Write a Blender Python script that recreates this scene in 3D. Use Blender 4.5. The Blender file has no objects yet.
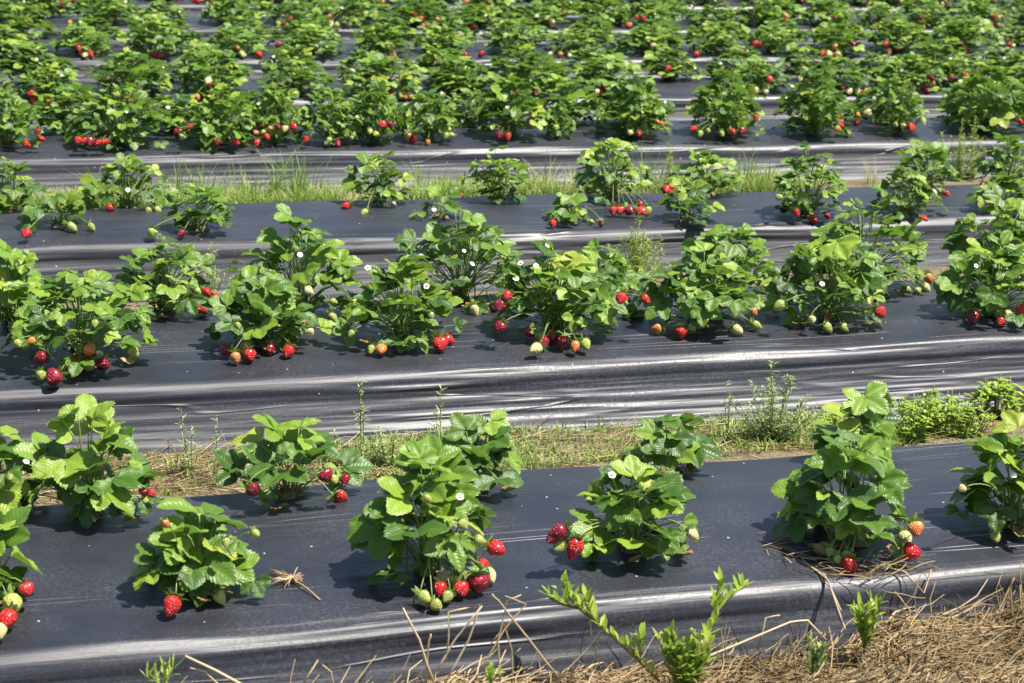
import bpy, math, random
import numpy as np
from mathutils import Vector, Matrix

rng = np.random.default_rng(7)
random.seed(7)
S = bpy.context.scene
COL = S.collection

# ------------------------------------------------------------------ camera
F, CH, YAW, ROLL, PITCH, CY = 2010.0, 1.307, 0.3174, 0.0356, 0.2574, -3.0009
cy_, sy_, cp_, sp_ = math.cos(YAW), math.sin(YAW), math.cos(PITCH), math.sin(PITCH)
FWD = np.array([sy_*cp_, cy_*cp_, -sp_]); R0 = np.array([cy_, -sy_, 0.0]); U0 = np.cross(R0, FWD)
RT = math.cos(ROLL)*R0 + math.sin(ROLL)*U0
UP = -math.sin(ROLL)*R0 + math.cos(ROLL)*U0
CAM = np.array([0.0, CY, CH])
cam = bpy.data.cameras.new('camera'); co = bpy.data.objects.new('camera', cam); COL.objects.link(co)
co.matrix_world = Matrix(((RT[0], UP[0], -FWD[0], CAM[0]), (RT[1], UP[1], -FWD[1], CAM[1]),
                          (RT[2], UP[2], -FWD[2], CAM[2]), (0, 0, 0, 1)))
cam.sensor_width = 36; cam.lens = F*36/1024; cam.clip_start = 0.1; cam.clip_end = 2000
cam.dof.use_dof = True; cam.dof.focus_distance = 4.5; cam.dof.aperture_fstop = 10.0
S.camera = co

# ------------------------------------------------------------------ light
SUN = Vector((0.36, -0.20, 0.91)).normalized()
w = bpy.data.worlds.new("World"); S.world = w; w.use_nodes = True
nt = w.node_tree; bg = nt.nodes['Background']
sky = nt.nodes.new('ShaderNodeTexSky'); sky.sky_type = 'NISHITA'; sky.sun_disc = False
sky.sun_elevation = math.asin(SUN.z); sky.sun_rotation = math.atan2(SUN.x, SUN.y)
nt.links.new(sky.outputs[0], bg.inputs[0]); bg.inputs[1].default_value = 0.082
sl = bpy.data.lights.new('sun', 'SUN'); so = bpy.data.objects.new('sun', sl); COL.objects.link(so)
sl.energy = 5.0; sl.angle = math.radians(0.53); sl.color = (1.0, 0.955, 0.88)
so.rotation_euler = SUN.to_track_quat('Z', 'Y').to_euler()
S.view_settings.view_transform = 'Standard'; S.view_settings.look = 'None'
S.view_settings.gamma = 1; S.view_settings.exposure = 0.98

def proj(p):
    d = np.asarray(p, float) - CAM; z = d @ FWD
    return 512 + F*(d @ RT)/z, 341.5 - F*(d @ UP)/z, z
def ray(px, py):
    return FWD + RT*((px-512)/F) - UP*((py-341.5)/F)
def on_z(px, py, z=0.0):
    r = ray(px, py); t = (z-CAM[2])/r[2]; return CAM + r*t
def on_y(px, py, y):
    r = ray(px, py); t = (y-CAM[1])/r[1]; return CAM + r*t

# ------------------------------------------------------------------ noise
def vnoise(x, y, seed=0):
    xi = np.floor(x).astype(np.int64); yi = np.floor(y).astype(np.int64)
    fx = x-xi; fy = y-yi; fx = fx*fx*(3-2*fx); fy = fy*fy*(3-2*fy)
    def h(a, b):
        n = (a*374761393 + b*668265263 + seed*1442695041) & 0xffffffff
        n = ((n ^ (n >> 13))*1274126177) & 0xffffffff
        n = n ^ (n >> 16)
        return (n & 0xffff)/65535.0
    return (h(xi, yi)*(1-fx)+h(xi+1, yi)*fx)*(1-fy) + (h(xi, yi+1)*(1-fx)+h(xi+1, yi+1)*fx)*fy
def fbm(x, y, seed=0, o=3):
    r = 0; a = 1; t = 0
    for i in range(o):
        r = r + a*vnoise(x*2**i, y*2**i, seed+i*17); t += a; a *= .5
    return r/t

# ------------------------------------------------------------------ mesh helpers
class MB:
    """collects vertices and faces (any n-gon size 3/4), uv and tone per vertex"""
    def __init__(s): s.v = []; s.f4 = []; s.f3 = []; s.uv = []; s.t = []; s.n = 0
    def add(s, v, f4=None, f3=None, uv=None, tone=0.5, mat=0):
        v = np.asarray(v, float).reshape(-1, 3)
        if f4 is not None and len(f4): s.f4.append(np.asarray(f4, np.int64)+s.n)
        if f3 is not None and len(f3): s.f3.append(np.asarray(f3, np.int64)+s.n)
        s.v.append(v); k = len(v)
        s.uv.append(np.zeros((k, 2)) if uv is None else np.asarray(uv, float))
        s.t.append(np.full(k, float(tone)) if np.isscalar(tone) else np.asarray(tone, float)); s.n += k
    def mesh(s, name, mat, smooth=True):
        me = bpy.data.meshes.new(name)
        v = np.concatenate(s.v)
        f4 = np.concatenate(s.f4) if s.f4 else np.zeros((0, 4), np.int64)
        f3 = np.concatenate(s.f3) if s.f3 else np.zeros((0, 3), np.int64)
        li = np.concatenate([f4.ravel(), f3.ravel()])
        me.vertices.add(len(v)); me.vertices.foreach_set('co', v.ravel())
        me.loops.add(len(li)); me.loops.foreach_set('vertex_index', li.astype(np.int32))
        npoly = len(f4)+len(f3); me.polygons.add(npoly)
        st = np.concatenate([np.arange(len(f4))*4, len(f4)*4+np.arange(len(f3))*3]).astype(np.int32)
        me.polygons.foreach_set('loop_start', st)
        me.polygons.foreach_set('use_smooth', np.full(npoly, smooth))
        uv = np.concatenate(s.uv)[li]
        l = me.uv_layers.new(name='UVMap'); l.data.foreach_set('uv', uv.ravel())
        a = me.attributes.new('tone', 'FLOAT', 'POINT'); a.data.foreach_set('value', np.concatenate(s.t))
        me.update(calc_edges=True); me.validate()
        if mat is not None: me.materials.append(mat)
        return me

def grid_faces(nu, nv, wrap=False):
    i = np.arange(nu-1)[:, None]; j = np.arange(nv if wrap else nv-1)[None, :]
    j2 = (j+1) % nv
    return np.stack([i*nv+j+0*j, i*nv+j2, (i+1)*nv+j2, (i+1)*nv+j+0*j], -1).reshape(-1, 4)

def unit(v):
    v = np.asarray(v, float); return v/max(1e-9, np.linalg.norm(v))

def tube(mb, pts, rad, n=5, tone=.5):
    pts = np.asarray(pts, float); k = len(pts)
    rad = np.broadcast_to(np.asarray(rad, float), (k,))
    tg = np.gradient(pts, axis=0)
    ref = np.array([.31, .17, .93]) if abs(unit(tg[0]) @ np.array([.31, .17, .93])) < .9 else np.array([1., 0, 0])
    V = []
    for i in range(k):
        t = unit(tg[i]); a = unit(np.cross(t, ref)); b = np.cross(t, a)
        for j in range(n):
            th = 2*math.pi*j/n
            V.append(pts[i]+rad[i]*(math.cos(th)*a+math.sin(th)*b))
    V.append(pts[0]); V.append(pts[-1])
    f3 = [[k*n, (j+1) % n, j] for j in range(n)] + [[k*n+1, (k-1)*n+j, (k-1)*n+(j+1) % n] for j in range(n)]
    uv = np.array([[i/(k-1), j/n] for i in range(k) for j in range(n)]+[[0, 0], [1, 0]])
    mb.add(V, grid_faces(k, n, True), f3, uv=uv, tone=tone)

def bez(a, b, c, k=6):
    t = np.linspace(0, 1, k)[:, None]
    return (1-t)**2*np.asarray(a)+2*t*(1-t)*np.asarray(b)+t*t*np.asarray(c)

# ------------------------------------------------------------------ scene-object helpers
def link(o, parent=None):
    COL.objects.link(o)
    if parent is not None: o.parent = parent
    return o
def obj(name, me, parent=None, loc=None):
    o = bpy.data.objects.new(name, me); link(o, parent)
    if loc is not None: o.location = loc
    return o
def tag(o, label=None, cat=None, group=None, kind=None):
    if label: o['label'] = label
    if cat: o['category'] = cat
    if group: o['group'] = group
    if kind: o['kind'] = kind
    return o
def empty(name, loc): 
    o = bpy.data.objects.new(name, None); o.empty_display_size = .05; link(o); o.location = loc; return o

# ------------------------------------------------------------------ materials
def newmat(name):
    m = bpy.data.materials.new(name); m.use_nodes = True
    nt = m.node_tree; return m, nt, nt.nodes['Principled BSDF']
def N(nt, t, **k):
    n = nt.nodes.new(t)
    for a, b in k.items():
        if a in ('op',): n.operation = b
        elif a == 'vals':
            for i, v in b.items(): n.inputs[i].default_value = v
        else: setattr(n, a, b)
    return n
def lk(nt, a, b): nt.links.new(a, b)
def ramp(nt, fac, stops, interp='LINEAR'):
    r = nt.nodes.new('ShaderNodeValToRGB'); r.color_ramp.interpolation = interp
    e = r.color_ramp.elements
    while len(e) < len(stops): e.new(.5)
    for i, (p, c) in enumerate(stops):
        e[i].position = p; e[i].color = (*c, 1) if len(c) == 3 else c
    lk(nt, fac, r.inputs[0]); return r.outputs[0]
def math_(nt, op, a, b=None, c=None):
    n = nt.nodes.new('ShaderNodeMath'); n.operation = op
    for i, v in enumerate((a, b, c)):
        if v is None: continue
        if isinstance(v, (int, float)): n.inputs[i].default_value = v
        else: lk(nt, v, n.inputs[i])
    return n.outputs[0]
def mixc(nt, fac, a, b, blend='MIX'):
    n = nt.nodes.new('ShaderNodeMix'); n.data_type = 'RGBA'; n.blend_type = blend
    for i, v in ((0, fac), (6, a), (7, b)):
        if isinstance(v, (int, float)): n.inputs[i].default_value = v
        elif isinstance(v, tuple): n.inputs[i].default_value = (*v, 1) if len(v) == 3 else v
        else: lk(nt, v, n.inputs[i])
    return n.outputs[2]

def leaf_material(name, stops, veins=True, rough=.41, transl=.28, tcol=(.22, .42, .03)):
    m, nt, p = newmat(name)
    at = N(nt, 'ShaderNodeAttribute', attribute_name='tone')
    oi = N(nt, 'ShaderNodeObjectInfo')
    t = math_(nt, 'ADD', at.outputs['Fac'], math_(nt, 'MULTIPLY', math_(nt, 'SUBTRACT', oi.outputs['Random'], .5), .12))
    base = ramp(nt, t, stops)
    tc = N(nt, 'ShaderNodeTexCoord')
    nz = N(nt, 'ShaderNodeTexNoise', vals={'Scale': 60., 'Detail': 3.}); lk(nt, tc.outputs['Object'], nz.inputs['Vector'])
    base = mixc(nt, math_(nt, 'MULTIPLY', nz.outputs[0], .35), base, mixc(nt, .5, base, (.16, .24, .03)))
    if veins:
        uv = N(nt, 'ShaderNodeSeparateXYZ'); lk(nt, tc.outputs['UV'], uv.inputs[0])
        av = math_(nt, 'ABSOLUTE', math_(nt, 'SUBTRACT', math_(nt, 'MULTIPLY', uv.outputs[1], 2.), 1.))
        ph = math_(nt, 'SUBTRACT', math_(nt, 'MULTIPLY', uv.outputs[0], 8.), math_(nt, 'MULTIPLY', av, 2.6))
        sn = math_(nt, 'COSINE', math_(nt, 'MULTIPLY', ph, 6.2832))
        side = math_(nt, 'POWER', math_(nt, 'MAXIMUM', sn, 0.), 6.)
        mid = math_(nt, 'LESS_THAN', av, .05)
        v = math_(nt, 'MAXIMUM', math_(nt, 'MULTIPLY', side, .45), math_(nt, 'MULTIPLY', mid, .9))
        base = mixc(nt, math_(nt, 'MULTIPLY', v, .28), base, (.20, .32, .07))
        h = math_(nt, 'ADD', math_(nt, 'MULTIPLY', math_(nt, 'ABSOLUTE', math_(nt, 'SINE', math_(nt, 'MULTIPLY', ph, 3.1416))), 1.), math_(nt, 'MULTIPLY', nz.outputs[0], .5))
        b = N(nt, 'ShaderNodeBump', vals={'Strength': .4, 'Distance': .0009}); lk(nt, h, b.inputs['Height'])
        lk(nt, b.outputs[0], p.inputs['Normal'])
    geo = N(nt, 'ShaderNodeNewGeometry')
    base = mixc(nt, math_(nt, 'MULTIPLY', geo.outputs['Backfacing'], .45), base, (.17, .26, .10))
    lk(nt, base, p.inputs['Base Color']); p.inputs['Roughness'].default_value = rough
    p.inputs['Specular IOR Level'].default_value = .42
    tr = N(nt, 'ShaderNodeBsdfTranslucent'); lk(nt, mixc(nt, .55, base, tcol), tr.inputs[0])
    mx = N(nt, 'ShaderNodeMixShader'); mx.inputs[0].default_value = transl
    lk(nt, p.outputs[0], mx.inputs[1]); lk(nt, tr.outputs[0], mx.inputs[2])
    lk(nt, mx.outputs[0], nt.nodes['Material Output'].inputs[0])
    return m

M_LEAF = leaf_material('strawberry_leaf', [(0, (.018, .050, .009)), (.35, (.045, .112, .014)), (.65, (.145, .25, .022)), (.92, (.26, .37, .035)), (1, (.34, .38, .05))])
M_STEM = leaf_material('stem_green', [(0, (.11, .20, .04)), (.5, (.20, .31, .07)), (1, (.38, .42, .14))], veins=False, rough=.5, transl=.15)
M_DEAD = leaf_material('dead_leaf', [(0, (.20, .09, .03)), (1, (.42, .27, .12))], veins=True, rough=.8, transl=.1, tcol=(.4, .2, .05))
M_WEED = leaf_material('weed_leaf', [(0, (.17, .29, .03)), (.5, (.34, .46, .05)), (1, (.54, .56, .13))], veins=False, rough=.45, transl=.38, tcol=(.45, .62, .08))
M_WEEDG = leaf_material('grey_weed', [(0, (.20, .27, .09)), (.5, (.34, .40, .15)), (1, (.55, .54, .30))], veins=False, rough=.6, transl=.25)
M_GRASS = leaf_material('grass_blade', [(0, (.10, .20, .03)), (.5, (.22, .33, .06)), (.8, (.38, .42, .11)), (1, (.55, .48, .25))], veins=False, rough=.5, transl=.3)
M_STRAW = leaf_material('dry_straw', [(0, (.06, .034, .016)), (.4, (.23, .14, .066)), (.75, (.43, .29, .155)), (1, (.62, .48, .30))], veins=False, rough=.6, transl=.08, tcol=(.5, .35, .15))

def simple(name, col, rough=.5, **k):
    m, nt, p = newmat(name); p.inputs['Base Color'].default_value = (*col, 1); p.inputs['Roughness'].default_value = rough
    tc = N(nt, 'ShaderNodeTexCoord'); nz = N(nt, 'ShaderNodeTexNoise', vals={'Scale': 90., 'Detail': 3.}); lk(nt, tc.outputs['Object'], nz.inputs[0])
    c = mixc(nt, nz.outputs[0], tuple(x*.8 for x in col), tuple(min(1, x*1.15) for x in col)); lk(nt, c, p.inputs['Base Color'])
    return m
M_PETAL = simple('petal_white', (.64, .63, .57), .6)
M_YEL = simple('flower_centre_yellow', (.62, .50, .05), .7)

def berry_material(name, body, tip, seed):
    m, nt, p = newmat(name)
    tc = N(nt, 'ShaderNodeTexCoord')
    sp = N(nt, 'ShaderNodeSeparateXYZ'); lk(nt, tc.outputs['Object'], sp.inputs[0])
    oi = N(nt, 'ShaderNodeObjectInfo')
    g = math_(nt, 'ADD', math_(nt, 'MULTIPLY', sp.outputs[2], 26.), .55)      # 1 at the calyx, 0 at the tip
    nz = N(nt, 'ShaderNodeTexNoise', vals={'Scale': 70., 'Detail': 2.}); lk(nt, tc.outputs['Object'], nz.inputs[0])
    g = math_(nt, 'ADD', g, math_(nt, 'SUBTRACT', nz.outputs[0], .5))
    base = mixc(nt, g, body, tip)
    base = mixc(nt, math_(nt, 'MULTIPLY', oi.outputs['Random'], .35), base, tuple(c*.55 for c in body))
    vo = N(nt, 'ShaderNodeTexVoronoi', vals={'Scale': 230., 'Randomness': .5}); lk(nt, tc.outputs['Object'], vo.inputs['Vector'])
    dot = math_(nt, 'LESS_THAN', vo.outputs['Distance'], .20)
    base = mixc(nt, math_(nt, 'MULTIPLY', dot, .75), base, seed)
    lk(nt, base, p.inputs['Base Color'])
    b = N(nt, 'ShaderNodeBump', vals={'Strength': .8, 'Distance': .0024})
    hh = ramp(nt, vo.outputs['Distance'], [(0, (.35,)*3), (.18, (.3,)*3), (.22, (0,)*3), (.5, (1,)*3)])
    lk(nt, hh, b.inputs['Height']); lk(nt, b.outputs[0], p.inputs['Normal'])
    p.inputs['Roughness'].default_value = .28; p.inputs['Specular IOR Level'].default_value = .55
    p.inputs['Subsurface Weight'].default_value = .04; p.inputs['Subsurface Radius'].default_value = (.006, .002, .001)
    p.inputs['Subsurface Scale'].default_value = .6
    return m
BM = {
 'd': berry_material('berry_crimson', (.20, .003, .016), (.27, .005, .018), (.35, .10, .05)),
 'r': berry_material('berry_red', (.50, .006, .014), (.52, .015, .014), (.65, .35, .08)),
 'o': berry_material('berry_orange', (.62, .07, .015), (.62, .38, .10), (.7, .5, .15)),
 'p': berry_material('berry_pale', (.60, .52, .20), (.62, .58, .30), (.45, .28, .08)),
 'g': berry_material('berry_green', (.33, .38, .06), (.42, .48, .12), (.30, .22, .05)),
}
CNAME = {'d': 'crimson', 'r': 'red', 'o': 'orange', 'p': 'pale', 'g': 'green'}

# film: black plastic sheeting, glossy, stretched along the row
def film_material():
    m, nt, p = newmat('black_plastic_film')
    tc0 = N(nt, 'ShaderNodeTexCoord'); oi = N(nt, 'ShaderNodeObjectInfo')
    va = N(nt, 'ShaderNodeVectorMath', operation='MULTIPLY_ADD'); lk(nt, oi.outputs['Location'], va.inputs[0]); va.inputs[1].default_value = (0, 1.37, 0); lk(nt, tc0.outputs['Object'], va.inputs[2])
    class tc: outputs = {'Object': va.outputs[0]}
    side_y = .012; da = N(nt, 'ShaderNodeAttribute', attribute_type='OBJECT', attribute_name='dust_sheen')
    def noise(scale, detail, sx, sy, sz, rough=.5):
        mp = N(nt, 'ShaderNodeMapping'); mp.inputs['Scale'].default_value = (sx, sy, sz); lk(nt, tc.outputs['Object'], mp.inputs[0])
        n = N(nt, 'ShaderNodeTexNoise', vals={'Scale': scale, 'Detail': detail, 'Roughness': rough}); lk(nt, mp.outputs[0], n.inputs[0]); return n.outputs[0]
    a = noise(1, 4, 4, 95, 95)                     # fine long creases
    b2 = noise(1, 3, 2.2, 34, 34)
    c = noise(1, 2, 9, 260, 260)
    crease = math_(nt, 'MULTIPLY', ramp(nt, noise(1, 1, .9, 24, 0), [(.485, (0,)*3), (.5, (1,)*3), (.515, (0,)*3)]), ramp(nt, noise(1, 2, 1.7, 5, 0), [(.5, (0,)*3), (.6, (1,)*3)]))
    a = math_(nt, 'ADD', a, math_(nt, 'MULTIPLY', crease, 2.6))
    h = math_(nt, 'ADD', math_(nt, 'MULTIPLY', a, .5), math_(nt, 'ADD', math_(nt, 'MULTIPLY', b2, .9), math_(nt, 'MULTIPLY', c, .18)))
    b = N(nt, 'ShaderNodeBump', vals={'Strength': .55, 'Distance': .0030}); lk(nt, h, b.inputs['Height'])
    lk(nt, b.outputs[0], p.inputs['Normal'])
    dust_sheen = noise(2.3, 5, 1, 1.6, 1.6, .62)
    fine = noise(160, 3, 1, 1, 1, .7)
    d = math_(nt, 'MULTIPLY', ramp(nt, dust_sheen, [(.38, (0,)*3), (.66, (1,)*3)]), ramp(nt, fine, [(.45, (.15,)*3), (.7, (1,)*3)]))
    vo = N(nt, 'ShaderNodeTexVoronoi', vals={'Scale': 34.}); lk(nt, tc.outputs['Object'], vo.inputs[0])
    rr = N(nt, 'ShaderNodeSeparateColor'); lk(nt, vo.outputs['Color'], rr.inputs[0])
    sp = math_(nt, 'LESS_THAN', vo.outputs['Distance'], math_(nt, 'MULTIPLY', math_(nt, 'MAXIMUM', math_(nt, 'SUBTRACT', rr.outputs[0], .70), 0.), .33))
    # dried mud splashes in a few patches
    vo2 = N(nt, 'ShaderNodeTexVoronoi', vals={'Scale': 130.}); lk(nt, tc.outputs['Object'], vo2.inputs[0])
    patch = ramp(nt, noise(1.1, 2, 1, 1.4, 1.4), [(.60, (0,)*3), (.70, (1,)*3)])
    sp2 = math_(nt, 'MULTIPLY', math_(nt, 'LESS_THAN', vo2.outputs['Distance'], math_(nt, 'MULTIPLY', fine, .27)), patch)
    col = mixc(nt, math_(nt, 'MULTIPLY', d, .30), (.014, .0148, .021), (.165, .163, .175))
    col = mixc(nt, math_(nt, 'MAXIMUM', math_(nt, 'MULTIPLY', sp, .8), math_(nt, 'MULTIPLY', sp2, .3)), col, (.5, .46, .40))
    lk(nt, col, p.inputs['Base Color'])
    if side_y is not None:
        sy = N(nt, 'ShaderNodeSeparateXYZ'); lk(nt, tc0.outputs['Object'], sy.inputs[0])
        k = ramp(nt, math_(nt, 'MULTIPLY', math_(nt, 'SUBTRACT', math_(nt, 'ADD', side_y, math_(nt, 'MULTIPLY', dust_sheen, .04)), sy.outputs[1]), 30.), [(0, (0,)*3), (.8, (1,)*3)])
        k = math_(nt, 'MULTIPLY', k, ramp(nt, noise(1, 4, 1.3, 16, 16), [(.3, (.35,)*3), (.6, (1,)*3)]))
        col = mixc(nt, math_(nt, 'MULTIPLY', k, da.outputs['Fac']), col, (.42, .40, .44)); d = math_(nt, 'MAXIMUM', d, math_(nt, 'MULTIPLY', k, da.outputs['Fac']))  # paler front side: dust, plus the film's side sheen put into the colour
    rgh = math_(nt, 'ADD', .41, math_(nt, 'MULTIPLY', d, .25)); rgh = math_(nt, 'ADD', rgh, math_(nt, 'MULTIPLY', sp, .3))
    lk(nt, rgh, p.inputs['Roughness']); p.inputs['Specular IOR Level'].default_value = .56
    return m
M_FILM = film_material()

def soil_material():
    m, nt, p = newmat('soil_with_dry_litter')
    tc = N(nt, 'ShaderNodeTexCoord')
    n1 = N(nt, 'ShaderNodeTexNoise', vals={'Scale': 7., 'Detail': 6., 'Roughness': .65}); lk(nt, tc.outputs['Object'], n1.inputs[0])
    n2 = N(nt, 'ShaderNodeTexNoise', vals={'Scale': 90., 'Detail': 4., 'Roughness': .7}); lk(nt, tc.outputs['Object'], n2.inputs[0])
    c = ramp(nt, n1.outputs[0], [(.3, (.08, .055, .030)), (.5, (.17, .125, .065)), (.7, (.24, .20, .11))])
    c = mixc(nt, .5, c, ramp(nt, n2.outputs[0], [(.35, (.08, .055, .035)), (.65, (.30, .24, .14))]))
    lk(nt, c, p.inputs['Base Color']); p.inputs['Roughness'].default_value = .95
    b = N(nt, 'ShaderNodeBump', vals={'Strength': 1., 'Distance': .012}); lk(nt, n2.outputs[0], b.inputs['Height']); lk(nt, b.outputs[0], p.inputs['Normal'])
    return m
M_SOIL = soil_material()

# ------------------------------------------------------------------ beds
NB = 12
YF = [1.5*n for n in range(NB)]; YB = [y+.74 for y in YF]
YB[2] = YF[2]+.66; YF[3] += .11; YB[3] += .11; YF[5] += .02
GZ = -.155
def bed_low(n, x, y):         # gentle unevenness of the bed top
    return (fbm(x*1.7+n*31, y*2.5, 5, 2)-.5)*.022
def crest_wob(n, x): return (fbm(x*1.1+n*13.7, x*0+3.3, 9, 3)-.5)*.05
def top_z(n, x, y):
    u = (y-YF[n])/(YB[n]-YF[n])
    return float(bed_low(n, np.array(x), np.array(y)) + .012*(4*u*(1-u))) if 0 < u < 1 else float(bed_low(n, np.array(x), np.array(y)))

def ground_h(x, y):
    return GZ + (fbm(x*1.3, y*1.3, 3, 3)-.5)*.03 + (fbm(x*14, y*14, 4, 3)-.5)*.018

def film(n):
    dx = .014 if n < 2 else (.02 if n < 4 else .04)
    x0 = -3.2-.5*n; x1 = 4.6+1.15*n if n < 11 else 20
    x = np.arange(x0, x1, dx)
    yf, yb = YF[n], YB[n]
    # profile: list of (y offset type, z) from front foot to back foot
    P = []
    ks = 44 if n < 3 else 26
    r = .045
    for i in range(ks): t = i/ks; P.append((yf-.075*(1-t)**1.2-.06*max(0, 1-t*9), GZ-.012+(abs(GZ)+.012-r)*t, 1.0, t))     # front side
    kc = 14
    for i in range(kc+1):
        a = math.pi/2*i/kc; P.append((yf+r-r*math.cos(a), -r+r*math.sin(a), .55, 1.0))
    kt = 90 if n < 2 else 50
    for i in range(1, kt): t = i/kt; P.append((yf+r+(yb-yf-2*r)*t, 0.012*4*t*(1-t), .0, .5))
    for i in range(kc+1):
        a = math.pi/2*i/kc; P.append((yb-r+r*math.sin(a), -r+r*math.cos(a), .3, 1.0))
    for i in range(1, 9): t = i/8; P.append((yb+.075*t, -r-(abs(GZ)+.03-r)*t, .6, 1.0))
    P = np.array(P)
    arc = np.concatenate([[0], np.cumsum(np.hypot(np.diff(P[:, 0]), np.diff(P[:, 1])))])
    X, A = np.meshgrid(x, arc, indexing='ij')
    Y = np.broadcast_to(P[:, 0], X.shape).copy(); Z = np.broadcast_to(P[:, 1], X.shape).copy(); W = np.broadcast_to(P[:, 2], X.shape)
    # crest line wanders
    cw = crest_wob(n, x)[:, None]; mid = (yf+yb)/2
    Y += np.where(Y < mid, cw, -cw*.7)*np.clip(np.abs(Y-mid)/((yb-yf)/2), 0, 1)**4
    # normals
    dyd = np.gradient(P[:, 0], arc); dzd = np.gradient(P[:, 1], arc); ny = -dzd; nz = dyd
    Aw = A+.004*(fbm(X*1.6, A*3, 91+n)-.5)+X*.004*(n % 2-.5)
    wr = (vnoise(X*2.6+A*9, Aw*88, 11+n)-.5)*.0078 + (vnoise(X*4.5-A*6, Aw*170, 21+n)-.5)*.0050 + (vnoise(X*.9, Aw*26, 31+n)-.5)*.0045
    # long taut creases: sharper
    cr = 1-np.abs(2*vnoise(X*1.8+A*3, Aw*48, 41+n)-1); wr += (cr**4)*.0042
    tight = .15+1.25*vnoise(X*1.4, A*9, 51+n)
    topw = 2*(vnoise(X*2.5, A*70, 61+n)-.5)*.0008 + (vnoise(X*.9+A*2, A*26, 71+n)-.5)*.0024
    D = W*wr*tight + (1-W)*topw
    D = D*np.where(W > .8, .30, .50)*(1+1.6*(W > .1)*(W < .6)*np.clip(vnoise(X*2.2, A*0+2, 101+n)*2-.7, 0, 1))
    Y = Y + D*ny; Z = Z + D*nz + bed_low(n, X, Y)*np.clip((Z-GZ)/abs(GZ), 0, 1)
    mb = MB(); V = np.stack([X, Y-yf, Z], -1).reshape(-1, 3)
    mb.add(V, grid_faces(len(x), len(arc))[:, ::-1])
    o = obj('mulch_film', mb.mesh('mulch_film', M_FILM), None, (0, yf, 0)); o['dust_sheen'] = [.10, .18, .8, .28, .2][min(n, 4)]  # third bed is dusty; on the others mainly side sheen mixed into the colour
    return o

ORD = ['nearest', 'second', 'third', 'fourth', 'fifth', 'sixth', 'seventh', 'eighth', 'ninth', 'tenth', 'eleventh', 'twelfth', 'thirteenth']
FILM_LABELS = ['black plastic mulch film on the nearest bed, beside the heap of dry straw',
 'wrinkled black plastic film on second bed from the camera, above bare soil strip',
 'black plastic film on third bed, with thin sparsely spaced plants and dusty grey front side',
 'black plastic film on fourth bed, directly behind the tall green grass']
for n in range(NB):
    o = film(n)
    tag(o, FILM_LABELS[n] if n < 4 else f'black plastic film on {ORD[n]} bed from the camera, ' + ('mostly hidden under leafy plants' if n < 8 else 'beyond the top edge of view'), 'mulch film', 'black plastic films over the raised beds')

# ground sheet
def axis(a, b, fine, lo, hi, coarse):
    return np.concatenate([np.linspace(lo, a, 12)[:-1], np.arange(a, b, fine), np.linspace(b, hi, 16)])
gx = axis(-6, 16, .05, -150, 200, 1); gy = axis(-3, 6.5, .035, -60, 400, 1)
GX, GY = np.meshgrid(gx, gy, indexing='ij')
mb = MB(); mb.add(np.stack([GX, GY, ground_h(GX, GY)], -1).reshape(-1, 3), grid_faces(len(gx), len(gy))[:, ::-1])
g = obj('ground', mb.mesh('ground', M_SOIL)); tag(g, 'brown soil of the field between the raised beds', None, None, 'structure')

# ------------------------------------------------------------------ strawberry leaf
def leaflet(mb, base, d, up, L, Wd, fold, droop, tone, nu=16, nv=3, r=random):
    """ovate toothed leaflet from base along d"""
    d = unit(d); side = unit(np.cross(d, up)); nrm = np.cross(side, d)
    t = np.linspace(0, 1, nu)
    prof = (np.sin(np.pi*np.clip(t, 0, 1)**.82)**.62)
    prof = prof*(.75+.35*t); prof[0] = .10; prof[-1] = .16
    teeth = np.where(np.arange(nu) % 2 == 0, 1.0, .91)
    v = np.linspace(-1, 1, 2*nv+1)
    T, V = np.meshgrid(t, v, indexing='ij')
    w = prof[:, None]*Wd*.5*np.where(np.abs(V) > .99, teeth[:, None], 1)
    a = np.abs(V)
    # sideways leaf blade folded up along the midrib, curling down at the edge
    lat = V*w*math.cos(fold*.7)
    hgt = a*w*math.sin(fold) - (a**2.6)*w*math.sin(fold)*.55
    drp = -droop*L*(T**2) + .0011*np.sin(T*15+V*2.0)*a
    # forward sweep so that the side lobes follow the veins
    fw = T*L*(1-.12*droop) + a*w*.08*(1-T) - (T > .98)*a*.0
    fw = fw + np.where((np.arange(nu) % 2 == 0)[:, None] & (a > .99), .0015, 0)
    Pt = base + fw[..., None]*d + lat[..., None]*side + (hgt+drp)[..., None]*nrm
    mb.add(Pt.reshape(-1, 3), grid_faces(nu, 2*nv+1), uv=np.stack([T, (V+1)/2], -1).reshape(-1, 2), tone=tone)

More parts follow.
